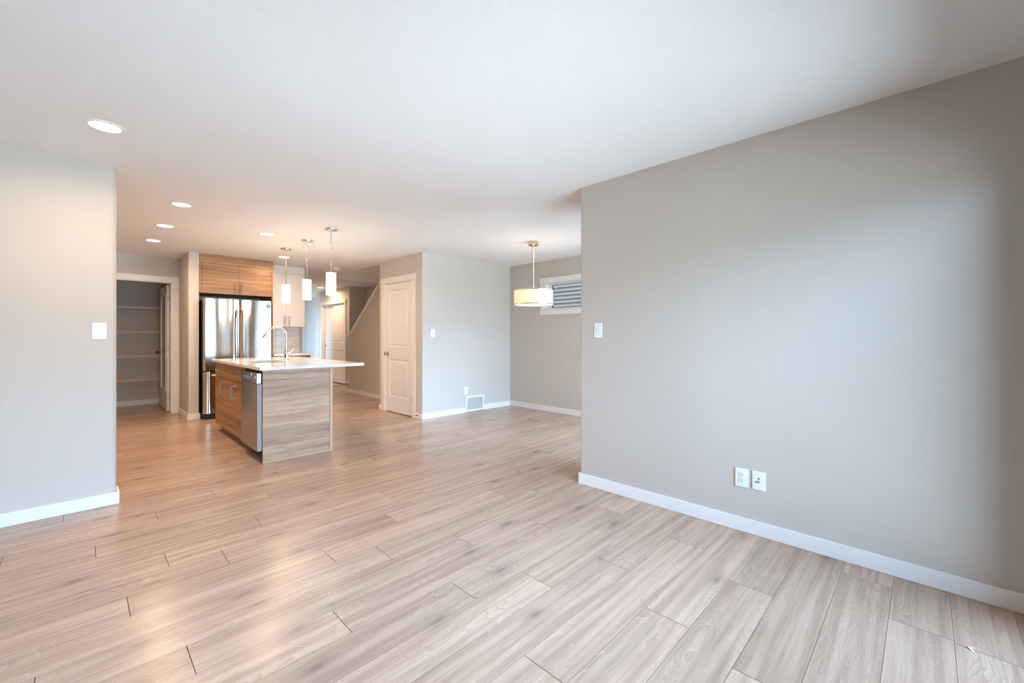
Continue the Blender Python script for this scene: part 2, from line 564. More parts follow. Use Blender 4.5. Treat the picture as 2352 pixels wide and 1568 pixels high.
# ------------------------------------------------------------------ setting: floor
X0, X1 = -2.35, 5.36
PW, PL, Y0 = 0.194, 1.29, -0.276
JOINT = {0:2.395, 2:2.715, 3:1.655, 4:2.24, 5:1.754, 6:1.17, 7:1.968, 8:1.577, 9:1.266, 10:.77, 11:.286, 12:1.176, 13:.95, 14:.147, 15:.55,
         16:.321, 17:.807, 18:.055, 19:-.3, 20:.352, 21:.712, 22:-.083}
FLOOR_END = 10.25
def build_floor():
    me = bpy.data.meshes.new('floor')
    bm = bmesh.new()
    uvl = bm.loops.layers.uv.new('UVMap')
    att = bm.faces.layers.float_vector.new('plank')
    g, ge = 0.0006, 0.0011
    k = -2
    while Y0 + k*PW < FLOOR_END - 0.001:
        ya, yb = Y0 + k*PW, min(Y0 + (k+1)*PW, FLOOR_END)
        j = JOINT.get(k, random.uniform(0, PL))
        x = j - PL * math.ceil((j - X0) / PL)
        while x < X1:
            xa, xb = max(x, X0), min(x + PL, X1)
            if xb - xa > 0.01:
                vs = [bm.verts.new(p) for p in ((xa+ge, ya+g, 0), (xb-ge, ya+g, 0), (xb-ge, yb-g, 0), (xa+ge, yb-g, 0))]
                f = bm.faces.new(vs)
                f[att] = (random.random(), random.random(), random.random())
                fl = random.random() < 0.5
                for lp in f.loops:
                    u = lp.vert.co.x - x
                    v = lp.vert.co.y - ya
                    if fl: u, v = PL - u, PW - v
                    lp[uvl].uv = (u, v)
            x += PL
        k += 1
    # dark core under the gaps
    vs = [bm.verts.new(p) for p in ((X0, Y0-2*PW, -0.004), (X1, Y0-2*PW, -0.004), (X1, FLOOR_END, -0.004), (X0, FLOOR_END, -0.004))]
    f = bm.faces.new(vs); f.material_index = 1
    bx = [bm.verts.new(p) for p in ((X0, Y0-2*PW, -0.2), (X1, Y0-2*PW, -0.2), (X1, FLOOR_END, -0.2), (X0, FLOOR_END, -0.2))]
    f = bm.faces.new(bx[::-1]); f.material_index = 1
    for i in range(4):
        f = bm.faces.new((vs[i], bx[i], bx[(i+1) % 4], vs[(i+1) % 4])); f.material_index = 1
    bm.to_mesh(me); bm.free()
    me.materials.append(M['floor']); me.materials.append(M['gap'])
    o = bpy.data.objects.new('floor', me)
    COL.objects.link(o)
    tag(o, None, None, None, 'structure')
build_floor()
struct('floor_entry', MB().box(2.7, 5.36, FLOOR_END, 14.5, -0.2, -0.004), M['etile'])
struct('trim_1', MB().box(2.85, 4.56, 10.235, 10.265, -0.01, 0.006), M['bronze'], 0.002)     # entry threshold strip
struct('ground', MB().box(-14, 14, -18, -0.75, -0.5, -0.3).box(3.0, 14, -0.75, 1.53, -0.5, -0.3).box(5.6, 14, 1.53, 20, -0.5, -0.3).box(-14, 2.6, 10.3, 14.7, -0.5, -0.3).box(-14, 14, 14.7, 30, -0.5, -0.3), M['ground'])

# ------------------------------------------------------------------ setting: ceiling with the stair opening
HX0, HX1, HY0, HY1 = 3.555, 4.95, 6.75, 8.95
cb = MB()
CX0, CX1, CY0, CY1 = -2.35, 5.4, -0.65, 14.5
cb.box(CX0, HX0, CY0, 10.1, H, H+0.25).box(2.73, HX0, 10.1, CY1, H, H+0.25).box(HX1, CX1, CY0, CY1, H, H+0.25).box(HX0, HX1, CY0, HY0, H, H+0.25).box(HX0, HX1, HY1, CY1, H, H+0.25)
struct('ceiling', cb, M['ceil'])
sh = MB()
e_ = 0.008
sh.box(HX0-.1, HX1+.1, HY1-e_, HY1+.1, H+.2505, 4.2).box(HX0, HX1, HY1-e_, HY1, H, H+.2505)
sh.box(HX0-.1, HX0+e_, HY0-.1, HY1, H+.2505, 4.2).box(HX0, HX0+e_, HY0, HY1-e_, H, H+.2505)
sh.box(HX1-e_, HX1+.1, HY0-.1, HY1, H+.2505, 4.2).box(HX1-e_, HX1, HY0, HY1-e_, H, H+.2505)
sh.box(HX0, HX1, HY0-.1, HY0+e_, H+.2505, 4.2)
sh.box(HX0-.1, HX1+.1, HY0-.1, HY1+.1, 4.2, 4.3)
struct('wall_stairwell', sh, M['wall'])
_d = bpy.data.lights.new('stairwell_fill', 'AREA')  # unseen fill light, added to brighten the stair shaft
_d.shape = 'DISK'; _d.size = 0.35; _d.energy = 7.0; _d.color = (1.0, 0.86, 0.70)
_o = bpy.data.objects.new('stairwell_fill', _d)
COL.objects.link(_o)
_o.location = (4.25, 7.7, 4.15)

# ------------------------------------------------------------------ setting: walls
RB = 0.026
def wall(name, poly, radii=None, z0=0.0, z1=H):
    return struct(name, MB().prism(rounded(poly, radii or {}), 2, z0, z1), M['wall'], 0, True)

wall('wall_left', [(-2.35, 4.16), (0.178, 4.16), (0.178, 4.30), (-2.35, 4.30)], {1: 0.035, 2: 0.035})
wall('wall_right', [(2.865, REAR_Y), (2.985, REAR_Y), (2.985, 2.02), (2.865, 2.02)], {2: 0.012, 3: 0.012})
wr = MB()
def wall_with_hole(mb, x0, x1, holes, ya, yb):
    """wall along x with rectangular holes (x0,x1,z0,z1)"""
    xs = x0
    for (a, b, c, d) in sorted(holes):
        mb.box(xs, a, ya, yb, 0, H)
        if c > 0: mb.box(a, b, ya, yb, 0, c)
        mb.box(a, b, ya, yb, d, H)
        xs = b
    mb.box(xs, x1, ya, yb, 0, H)
wall_with_hole(wr, -2.35, 2.985, [REARW, PATIO], REAR_Y - 0.15, REAR_Y)
wall_with_hole(wr, 2.985, 5.36, [DINEW], DINE_Y - 0.15, DINE_Y)
struct('wall_rear', wr, M['wall'])
struct('wall_living', MB().box(-2.35, -2.2, REAR_Y, 4.16, 0, H), M['wall'])
struct('wall_kitchen_side', MB().box(-0.72, -0.6, 4.30, 9.97, 0, H), M['wall'])
# pantry
PX0, PX1, PZ = 0.175, 0.985, 2.04
struct('wall_pantry', MB().box(-0.6, PX0, 8.40, 8.52, 0, H).box(PX1, 1.075, 8.40, 8.52, 0, H).box(PX0, PX1, 8.40, 8.52, PZ, H), M['wall'])
struct('wall_pantry_rear', MB().box(-0.6, 1.20, 9.85, 9.97, 0, H).box(1.075, 1.2, 8.52, 9.85, 0, H), M['wall'])
wall('wall_fridge', [(1.075, 7.56), (1.2, 7.56), (1.2, 8.52), (1.075, 8.52)], {0: 0.012, 1: 0.006})
wall('wall_kitchen', [(1.2, 8.2), (2.85, 8.2), (2.85, 8.32), (1.2, 8.32)], {1: 0.012})
FD = (12.50, 13.30, 0.10, 2.05)
struct('wall_hall_entry', MB().box(2.73, 2.85, 8.32, FD[0], 0, H).box(2.73, 2.85, FD[1], 14.3, 0, H).box(2.73, 2.85, FD[0], FD[1], 0, FD[2]).box(2.73, 2.85, FD[0], FD[1], FD[3], H), M['wall'])
we = MB().box(2.73, 5.19, 14.3, 14.45, 0, H)
struct('wall_hall_end', we, M['wall'])
struct('wall_hall', MB().box(5.07, 5.19, 12.1, 14.3, 0, H), M['wall'])
CXF, DY0, DY1, DZ = 4.56, 10.27, 11.66, 2.03      # hall closet face, opening
wc = MB()
wc.box(CXF, CXF+.12, 10.0, DY0, 0, H).box(CXF, CXF+.12, DY1, 12.1, 0, H).box(CXF, CXF+.12, DY0, DY1, DZ, H)
wc.box(CXF+.12, 5.19, 10.0, 10.12, 0, H).box(CXF+.12, 5.19, 11.98, 12.1, 0, H).box(5.07, 5.19, 10.12, 11.98, 0, H)
struct('wall_hall_closet', wc, M['wall'])
# under-stair closet
KX, KY0, KY1, KZ = 3.44, 5.45, 6.235, 2.045
wk = MB()
wk.prism(rounded([(KX, KY0), (KX, 5.18), (5.24, 5.18), (5.24, 5.30), (KX+.12, 5.30), (KX+.12, KY0)], {1: 0.012}), 2, 0, H)
wk.box(KX, KX+.12, KY1, 6.42, 0, H).box(KX, KX+.12, KY0, KY1, KZ, H)
wk.box(KX+.12, 4.0, 6.30, 6.42, 0, H)
struct('wall_closet', wk, M['wall'], 0, True)
struct('wall_stair_far', MB().box(4.95, 5.07, 5.30, 10.0, 0, H), M['wall'])
# dining window wall
WY0, WY1, WZ0, WZ1 = 3.20, 4.385, 1.63, 2.055
wd = MB()
wd.box(5.24, 5.36, DINE_Y, WY0, 0, H).box(5.24, 5.36, WY1, 5.30, 0, H).box(5.24, 5.36, WY0, WY1, 0, WZ0).box(5.24, 5.36, WY0, WY1, WZ1, H)
struct('wall_dining', wd, M['wall'])
# sloping half wall beside the stairs
SL = (2.186 - 1.176) / (8.869 - 7.537)
def capz(y): return 1.176 + (8.869 - y) * SL
hw = MB().prism([(8.87, 0), (8.87, capz(8.87) - .05), (HY0, capz(HY0) - .05), (HY0, H), (6.42, H), (6.42, 0)], 0, 4.0, 4.10)
struct('wall_stair', hw, M['wall'])
cp = MB().prism([(8.90, capz(8.90) - .052), (8.90, capz(8.90) + 0.0), (HY0, capz(HY0)), (HY0, capz(HY0) - .052)], 0, 3.978, 4.122)
struct('trim_2', cp, M['trim'], 0.004)

# ------------------------------------------------------------------ setting: baseboards
BH, BT = 0.086, 0.012
def bb(name, boxes):
    mb = MB()
    for (x0, x1, y0, y1) in boxes: mb.box(x0, x1, y0, y1, 0, BH)
    struct(name, mb, M['trim'], 0.003)
bb('baseboard_left', [(-2.2, 0.192, 4.147, 4.16), (0.178, 0.192, 4.16, 4.31)])
bb('baseboard_right', [(2.852, 2.865, REAR_Y, 2.034), (2.865, 2.985, 2.02, 2.034), (2.985, 2.998, DINE_Y, 2.034)])
bb('baseboard_dining', [(3.428, 4.234, 5.168, 5.18), (4.622, 5.228, 5.168, 5.18), (5.228, 5.24, DINE_Y, 5.18)])
bb('baseboard_closet', [(3.428, 3.44, 5.18, 5.338), (3.428, 3.44, 6.36, 6.432)])
bb('baseboard_pantry', [(-0.6, 1.075, 9.838, 9.85), (1.063, 1.075, 8.6, 9.838)])
bb('baseboard_kitchen', [(1.061, 1.075, 7.547, 8.385), (1.075, 1.214, 7.547, 7.56)])
bb('baseboard_stair', [(3.988, 4.0, 6.42, 8.882), (4.0, 4.1, 8.87, 8.882)])
bb('baseboard_hall', [(4.548, 4.56, 10.0, 10.19), (4.548, 4.56, 11.76, 12.1), (5.058, 5.07, 12.1, 14.3), (4.56, 4.95, 9.988, 10.0)])

# ------------------------------------------------------------------ setting: door casings (trim)
def casing_x(name, face, y0, y1, ztop, w=0.085, t=0.016, reveal=0.006, depth=0.12, over=0.012, head=0.082):
    """casing on a wall that faces -x, opening y0..y1"""
    mb = MB()
    mb.box(face-t, face, y0-reveal-w, y0-reveal, 0, ztop+reveal)
    mb.box(face-t, face, y1+reveal, y1+reveal+w, 0, ztop+reveal)
    mb.box(face-t-.005, face, y0-reveal-w-over, y1+reveal+w+over, ztop+reveal, ztop+reveal+head)
    jt = 0.016   # jamb lining inside the opening
    mb.box(face-.002, face+depth, y0-reveal-.002, y0+jt-reveal, 0, ztop)
    mb.box(face-.002, face+depth, y1-jt+reveal, y1+reveal+.002, 0, ztop)
    mb.box(face-.002, face+depth, y0, y1, ztop-jt+reveal, ztop+reveal)
    return struct(name, mb, M['trim'], 0.003)
casing_x('trim_3', KX, KY0, KY1, KZ, w=0.095)
casing_x('trim_4', CXF, DY0, DY1, DZ, w=0.085)
mb = MB()     # pantry opening faces -y
mb.box(PX0-.091, PX0-.006, 8.384, 8.40, 0, PZ+.006).box(PX1+.006, PX1+.091, 8.384, 8.40, 0, PZ+.006).box(PX0-.10, PX1+.091, 8.380, 8.40, PZ+.006, PZ+.088)
mb.box(PX0-.008, PX0+.010, 8.398, 8.53, 0, PZ).box(PX1-.010, PX1+.008, 8.398, 8.53, 0, PZ).box(PX0, PX1, 8.398, 8.53, PZ-.010, PZ+.008)
struct('trim_5', mb, M['trim'], 0.003)

# ------------------------------------------------------------------ doors
def panel_door(parent, mat, fx, y0, y1, z0, z1, panels, thick=0.035):
    """moulded slab facing -x with sunk, raised-field panels; front plane x = fx"""
    mb = MB()
    ys = sorted({y0, y1} | {p[0] for p in panels} | {p[1] for p in panels})
    zs = sorted({z0, z1} | {p[2] for p in panels} | {p[3] for p in panels})
    inside = lambda a, b, c, d: any(p[0] <= a+1e-6 and b <= p[1]+1e-6 and p[2] <= c+1e-6 and d <= p[3]+1e-6 for p in panels)
    for a, b in zip(ys, ys[1:]):
        for c, d in zip(zs, zs[1:]):
            if not inside(a, b, c, d):
                mb.add([(fx,a,c),(fx,b,c),(fx,b,d),(fx,a,d)], [(0,1,2,3)])
    for (a, b, c, d) in panels:      # rings: sticking slope, flat groove, raised bevel, field
        prev = None
        for inset, dep in ((0, 0), (0.012, 0.009), (0.022, 0.009), (0.048, 0.003)):
            ring = [(fx+dep, a+inset, c+inset), (fx+dep, b-inset, c+inset), (fx+dep, b-inset, d-inset), (fx+dep, a+inset, d-inset)]
            if prev:
                mb.add(prev + ring, [(0,1,5,4),(1,2,6,5),(2,3,7,6),(3,0,4,7)])
            prev = ring
        mb.add(prev, [(0,1,2,3)])
    X = fx + thick
    mb.add([(fx,y0,z0),(fx,y1,z0),(fx,y1,z1),(fx,y0,z1),(X,y0,z0),(X,y1,z0),(X,y1,z1),(X,y0,z1)], [(4,5,6,7),(0,1,5,4),(1,2,6,5),(2,3,7,6),(3,0,4,7)])
    me_o = mb.build('door_panel', mat, parent)
    bm = bmesh.new(); bm.from_mesh(me_o.data); bmesh.ops.remove_doubles(bm, verts=bm.verts, dist=1e-5)
    bmesh.ops.recalc_face_normals(bm, faces=bm.faces); bm.to_mesh(me_o.data); bm.free()
    return me_o

def knob(parent, c, sgn=-1, axis=0, mat=None):
    prof = [(0.031, 0.0), (0.031, 0.004), (0.027, 0.009), (0.011, 0.012), (0.010, 0.030), (0.019, 0.036), (0.026, 0.045), (0.0265, 0.053), (0.021, 0.061), (0.008, 0.065)]
    prof = [(r, t*sgn) for r, t in prof]
    return MB().lathe(prof, c, axis, 24).build('door_knob', mat or M['nickel'], parent, 0, True)

def hinge(parent, x, y, z, xw=0.004, yw=0.012, h=0.09):
    mb = MB().box(x-xw, x+xw, y-yw, y+yw, z-h/2, z+h/2).cyl((x-xw, y, z-h/2-.004), 0.006, h+.008)
    return mb.build('hinge', M['nickel'], parent, 0, True)

d2 = tag(thing('door_2', (KX+.008, (KY0+KY1)/2, 0), 'white two-panel closet door with a round nickel knob, shut, by the dining space', 'door'), kind='structure')
panel_door(d2, M['door'], KX+.006, KY0+.013, KY1-.013, 0.012, KZ-.014, [(5.562, 6.118, 1.035, 1.935), (5.562, 6.118, 0.255, 0.84)])
knob(d2, (KX+.006, 6.165, 0.93), -1, 0, M['nickel'])
for z in (1.78, 1.03, 0.28): hinge(d2, KX+.002, KY0+.008, z)

d1 = tag(thing('door_1', (0.975, 8.6, 0), 'white pantry door with a tall frosted glass pane, standing open', 'door'), kind='structure')
DA, DB, dx0, dx1 = 8.60, 9.43, 0.948, 0.984
fr = MB()
fr.box(dx0, dx1, DA, DA+.125, .012, 2.02).box(dx0, dx1, DB-.125, DB, .012, 2.02).box(dx0, dx1, DA+.125, DB-.125, .012, .33).box(dx0, dx1, DA+.125, DB-.125, 1.87, 2.02)
fr.build('door_frame', M['door'], d1, 0.003)
bead = MB()
for (a, b, c, d) in ((DA+.115, DA+.137, .32, 1.88), (DB-.137, DB-.115, .32, 1.88), (DA+.137, DB-.137, .32, .342), (DA+.137, DB-.137, 1.858, 1.88)):
    bead.box(dx0-.006, dx1+.006, a, b, c, d)
bead.build('glazing_bead', M['trim'], d1, 0.004)
MB().box(.962, .970, DA+.13, DB-.13, .335, 1.865).build('frosted_pane', M['frost'], d1)
knob(d1, (dx0, DB-.065, 0.93), -1, 0, M['bronze'])
knob(d1, (dx1, DB-.065, 0.93), 1, 0, M['bronze'])
for z in (1.80, 1.02, 0.24):
    MB().box(dx0+.004, dx1+.004, DA-.004, DA, z-.045, z+.045).cyl((dx1+.003, DA-.006, z-.048), .007, .096).build('hinge', M['screw'], d1, 0, True)

def slide_door(name, x, y0, y1, label, pull_y):
    d = tag(thing(name, (x, (y0+y1)/2, 0), label, 'door'), kind='structure')
    m = 0.09
    panel_door(d, M['door'], x, y0, y1, 0.02, DZ-.005, [(y0+m, y1-m, 1.045, 1.93), (y0+m, y1-m, 0.25, 0.85)], 0.034)
    MB().lathe([(0.026, 0.0), (0.026, -.003), (0.020, -.003), (0.018, -.001)], (x, pull_y, 0.95), 0, 20).build('finger_pull', M['bronze'], d, 0, True)
slide_door('door_3', CXF+.03, DY0+.012, 11.02, 'white sliding closet door in front of its pair, in the hall', DY0+.075)
slide_door('door_4', CXF+.07, 10.95, DY1-.012, 'white sliding closet door behind its pair, in the hall', DY1-.075)

# ------------------------------------------------------------------ dining window and the siding outside
w1 = tag(thing('window_1', (5.24, (WY0+WY1)/2, WZ0), 'small high white window facing grey siding, behind the drum lamp', 'window'), kind='structure')
cs = MB()
cs.box(5.224, 5.24, WY1+.004, WY1+.085, WZ0, WZ1).box(5.224, 5.24, WY0-.085, WY0-.004, WZ0, WZ1)
cs.box(5.219, 5.24, WY0-.098, WY1+.098, WZ1, WZ1+.087).box(5.219, 5.24, WY0-.098, WY1+.098, WZ0-.085, WZ0)
cs.build('window_casing', M['trim'], w1, 0.003)
def ringbox(mb, xa, xb, y0, y1, z0, z1, w, h=None):
    h = h or w
    mb.box(xa, xb, y0, y0+w, z0, z1).box(xa, xb, y1-w, y1, z0, z1).box(xa, xb, y0+w, y1-w, z0, z0+h).box(xa, xb, y0+w, y1-w, z1-h, z1)
    return mb
ringbox(MB(), 5.24, 5.30, WY0, WY1, WZ0, WZ1, .012).build('jamb_lining', M['trim'], w1, 0.002)
ringbox(MB(), 5.295, 5.36, WY0, WY1, WZ0, WZ1, .042, .016).build('window_frame', M['vinyl'], w1, 0.004)
ringbox(MB(), 5.31, 5.35, WY0+.042, WY1-.042, WZ0+.016, WZ1-.016, .042, .014).build('sash', M['vinyl'], w1, 0.004)
ringbox(MB(), 5.322, 5.338, WY0+.084, WY1-.084, WZ0+.030, WZ1-.030, .008, .004).build('gasket', M['gasket'], w1)
MB().box(5.327, 5.333, WY0+.086, WY1-.086, WZ0+.031, WZ1-.031).build('pane', M['clear'], w1)

sd = MB()
lap = 0.092
SXW = 8.0
for i in range(70):
    z = -0.3 + i*lap
    sd.prism([(SXW, z), (SXW-.030, z), (SXW-.002, z+lap), (SXW, z+lap)], 1, 0.0, 14.0)
sd.box(SXW, SXW+.2, 0, 14, -.3, 6.2)
struct('wall_gap_shade', MB().box(5.36, 5.48, DINE_Y - .15, 14.45, H+.26, 6.2).box(5.48, 5.85, REAR_Y - .5, 14.45, 6.0, 6.2), M['siding'])  # unseen upper wall and eave, added to shade the gap outside the window
tag(sd.build('wall_neighbour', M['siding']), None, None, None, 'structure')

# unseen wall across the back yard, added to block low sky light
hb = MB()
for i in range(28):
    z = -0.3 + i*.16
    hb.prism([(-15.5, z), (-15.475, z), (-15.497, z+.16), (-15.5, z+.16)], 0, -16, 18)
hb.box(-16, 18, -15.7, -15.5, -.3, 4.18)
tag(hb.build('wall_sky_block', plain('pale_lap_siding', (0.42, 0.40, 0.37), 0.6)), None, None, None, 'structure')

# openings behind the camera and in the hall: frames and panes
def glazed(name, x0, x1, z0, z1, yc, mull, label):
    w = tag(thing(name, ((x0+x1)/2, yc, z0), label, 'window'), kind='structure')
    f = MB()
    for xa, xb, za, zb in ((x0, x0+.06, z0, z1), (x1-.06, x1, z0, z1), (x0+.06, x1-.06, z0, z0+.06), (x0+.06, x1-.06, z1-.06, z1)):
        f.box(xa, xb, yc-.04, yc+.04, za, zb)
    if mull: f.box((x0+x1)/2-.045, (x0+x1)/2+.045, yc-.035, yc+.035, z0+.06, z1-.06)
    f.build('window_frame', M['vinyl'], w, 0.003)
    for a, b in (((x0+.06, (x0+x1)/2-.045), ((x0+x1)/2+.045, x1-.06)) if mull else ((x0+.06, x1-.06),)):
        MB().box(a, b, yc-.004, yc+.004, z0+.06, z1-.06).build('pane', M['clear'], w)
glazed('window_2', *PATIO, REAR_Y-.08, True, 'wide glazed patio door behind the viewpoint')
glazed('window_3', *REARW, REAR_Y-.08, False, 'living room window behind the viewpoint')
w4 = tag(thing('window_4', (2.79, 12.90, FD[2]), 'glazed front entry in the hall', 'window'), kind='structure')
f = MB()
for ya, yb, za, zb in ((FD[0], FD[0]+.06, FD[2], FD[3]), (FD[1]-.06, FD[1], FD[2], FD[3]), (FD[0]+.06, FD[1]-.06, FD[2], FD[2]+.06), (FD[0]+.06, FD[1]-.06, FD[3]-.06, FD[3])):
    f.box(2.75, 2.83, ya, yb, za, zb)
f.build('window_frame', M['vinyl'], w4, 0.003)
MB().box(2.786, 2.794, FD[0]+.06, FD[1]-.06, FD[2]+.06, FD[3]-.06).build('pane', M['clear'], w4)
glazed('window_5', *DINEW, DINE_Y-.08, True, 'glazed patio door of the dining space')

# ------------------------------------------------------------------ stairs (behind the half wall)
st = thing('staircase', (4.1, 8.9, 0), 'carpeted stair flight rising behind the sloping half wall', 'stairs', kind='structure')
rise, run = 0.173, 0.229
for i in range(10):
    y1 = 8.93 - i*run
    MB().box(4.105, 4.945, y1-run-.0, y1, i*rise, (i+1)*rise).build('step', M['tread'], st, 0.01)
fst = thing('stair_nosing', (3.95, 8.83, .18), 'rounded tan stair tread end with a white block at the half wall foot', 'stair tread end')
MB().cyl((3.905, 8.835, .180), .030, .094, 0, 24).build('rounded_end', M['tread'], fst, 0.003, True)
MB().box(3.986, 4.0, 8.79, 8.84, .20, .275).build('white_block', M['trim'], fst, 0.002)

# ------------------------------------------------------------------ ceiling lights
def pot_light(label, x, y, k=1.0):
    t = thing('recessed_light', (x, y, H), label, 'ceiling light', 'recessed ceiling lights')
    MB().lathe([(0.088, 0.0), (0.088, -.003), (0.080, -.006), (0.070, -.005), (0.068, -.001)], (x, y, H), 2, 40, False).build('trim_ring', M['plastic'], t, 0, True)
    MB().lathe([(0.0695, -.0015), (0.060, -.004), (0.002, -.005)], (x, y, H), 2, 40).build('lens', M['lens'], t, 0, True)
    d = bpy.data.lights.new('recessed_lamp', 'AREA')
    d.shape = 'DISK'; d.size = 0.13; d.energy = POT_W*k; d.color = WARM; d.spread = math.radians(168)
    lo = bpy.data.objects.new('recessed_lamp', d)
    COL.objects.link(lo)
    lo.parent = t
    lo.location = (0, 0, -.012)
for lab, x, y in (('lit recessed ceiling light nearest the viewer, above the tan left wall', 0.097, 3.394),
                  ('lit recessed ceiling light, nearest of the row of three before the pantry', 0.646, 4.90),
                  ('lit recessed ceiling light, middle of the row of three before the pantry', 0.644, 5.972),
                  ('lit recessed ceiling light closest to the pantry doorway', 0.638, 7.00),
                  ('lit recessed ceiling light above the island, before the three pendant lamps', 1.54, 5.594),
                  ('lit recessed ceiling light in front of the cream upper cabinet', 2.175, 7.03),
                  ('lit recessed ceiling light far down the hall, behind the middle pendant lamp', 4.165, 10.78)):
    pot_light(lab, x, y, 1.8 if y > 10 else 1.0)

def pendant(label, x, y, canopy):
    t = thing('pendant_light', (x, y, H), label, 'pendant light', 'glass pendants over the island')
    MB().lathe([(0.066, 0), (0.066, -.012), (0.062, -.018), (0.012, -.019), (0.011, -.03)], (x, y, H), 2, 40).build('canopy', canopy, t, 0, True)
    MB().lathe([(0.0105, -.02), (0.0105, -.075), (0.006, -.08), (0.006, 1.925-H)], (x, y, H), 2, 16).build('rod', M['chrome'], t, 0, True)
    zt, zb = 1.922 - H, 1.668 - H
    MB().lathe([(0.010, zt+.002), (0.046, zt), (0.051, zt-.004), (0.051, zb+.004), (0.048, zb), (0.044, zb+.002), (0.044, zb+.06), (0.01, zb+.07)], (x, y, H), 2, 40).build('glass_shade', M['opal'], t, 0, True)
    d = Vector((-x, -y, 0)).normalized()
    s = Vector((d.y, -d.x, 0))
    p = Vector((x, y, 1.922-.017)) + (d*.79 - s*.60).normalized()*.0505
    MB().ball(p, .0035, 10).build('set_screw', M['bronze'], t, 0, True)
    return t
pendant('chrome pendant with lit white glass cylinder, farthest back above the island', 1.990, 6.345, M['brass'])
pendant('chrome pendant with lit white glass cylinder, middle of three above the island', 2.004, 5.608, M['chrome'])
pendant('chrome pendant with lit white glass cylinder, nearest of three above the island', 1.976, 4.80, M['chrome'])

def drum_lamp(x, y):
    t = thing('drum_pendant', (x, y, H), 'cream fabric drum lamp with metal bands hanging in the dining space', 'pendant light')
    MB().lathe([(0.066, 0), (0.066, -.045), (0.060, -.05), (0.012, -.051)], (x, y, H), 2, 40).build('canopy', M['brass'], t, 0, True)
    MB().lathe([(0.0095, -.045), (0.0095, -.09), (0.0065, -.095), (0.0065, 1.86-H)], (x, y, H), 2, 16).build('rod', M['brass'], t, 0, True)
    MB().lathe([(0.0115, 1.765-H), (0.0115, 1.868-H)], (x, y, H), 2, 20).build('sleeve', M['brass'], t, 0, True)
    R, zt, zb = 0.25, 1.798, 1.603
    MB().lathe([(R, zb), (R, zt), (R-.003, zt), (R-.003, zb), (R, zb)], (x, y, 0), 2, 72, False).build('lamp_shade', M['fabric'], t, 0, True)
    for z in (zt-.009, zb+.012):
        MB().lathe([(R+.0005, z-.004), (R+.003, z-.003), (R+.003, z+.004), (R+.0005, z+.005)], (x, y, 0), 2, 72, False).build('metal_band', M['chrome'], t, 0, True)
    MB().lathe([(R-.006, zb+.012), (R-.012, zb+.006), (0.15, zb-.002), (0.002, zb-.004)], (x, y, 0), 2, 64, False).build('diffuser', M['diff'], t, 0, True)
    for k in (-1, 1):
        MB().ball((x+k*.013, y-k*.013, zb-.006), .005, 10).build('finial', M['bronze'], t, 0, True)
    sp = MB()
    for k in range(3):
        a = 2*PI*k/3 + .5
        sp.tube([(x, y, 1.775), (x+(R-.006)*math.cos(a), y+(R-.006)*math.sin(a), 1.785)], .003, 8)
    sp.build('spider', M['brass'], t, 0, True)
    for k in range(3):
        a = 2*PI*k/3 - .9
        d = bpy.data.lights.new('drum_bulb', 'POINT')
        d.energy = DRUM_W; d.color = (1.0, 0.80, 0.58); d.shadow_soft_size = .04
        lo = bpy.data.objects.new('drum_bulb', d)
        COL.objects.link(lo)
        lo.parent = t
        lo.location = (.11*math.cos(a), .11*math.sin(a), 1.70-H)
drum_lamp(4.07, 3.60)

sm = thing('smoke_detector', (3.18, 7.475, H), 'round white smoke detector on the ceiling near the stair opening', 'smoke detector')
MB().lathe([(0.062, 0), (0.062, -.012), (0.066, -.014), (0.066, -.030), (0.058, -.038), (0.02, -.041)], (3.18, 7.475, H), 2, 36).build('housing', M['plastic'], sm, 0, True)
MB().lathe([(0.0665, -.017), (0.0665, -.024)], (3.18, 7.475, H), 2, 36, False).build('vent_slot', M['grey'], sm, 0, True)

# ------------------------------------------------------------------ wall plates: built facing -y at the origin, then turned
def plate_root(name, loc, rotz, label, cat, group=None):
    o = thing(name, (0, 0, 0), label, cat, group)
    o['_'] = 0; del o['_']
    return o, loc, rotz
def place(o, loc, rotz):
    o.location = loc
    o.rotation_euler = (0, 0, rotz)
def plate_mesh(o, w, h):
    mb = MB().prism(rounded([(-w/2, -h/2), (w/2, -h/2), (w/2, h/2), (-w/2, h/2)], {i: .005 for i in range(4)}, 4), 1, -.0055, 0.0)
    return mb.build('cover_plate', M['plastic'], o, 0.0025)
def screws(o, zs):
    for z in zs: MB().cyl((0, -.0062, z), .0028, .002, 1, 12).build('screw', M['screw'], o, 0, True)
def rocker_switch(loc, rotz, label, w=.072, h=.116, big=False):
    o = thing('light_switch', (0, 0, 0), label, 'light switch')
    plate_mesh(o, w, h)
    rw, rh = .033, .066
    ringb = MB()
    for a, b, c, d in ((-rw/2-.003, -rw/2, -rh/2-.003, rh/2+.003), (rw/2, rw/2+.003, -rh/2-.003, rh/2+.003), (-rw/2, rw/2, rh/2, rh/2+.003), (-rw/2, rw/2, -rh/2-.003, -rh/2)):
        ringb.box(a, b, -.0072, -.004, c, d)
    ringb.build('switch_frame', M['plastic2'], o)
    MB().prism([(-.0105, rh/2-.001), (-.0065, 0), (-.0075, -rh/2+.001), (-.004, -rh/2+.001), (-.004, rh/2-.001)], 0, -rw/2+.001, rw/2-.001).build('rocker', M['plastic2'], o, 0.001)
    screws(o, (h/2-.012, -h/2+.012))
    place(o, loc, rotz)
    return o
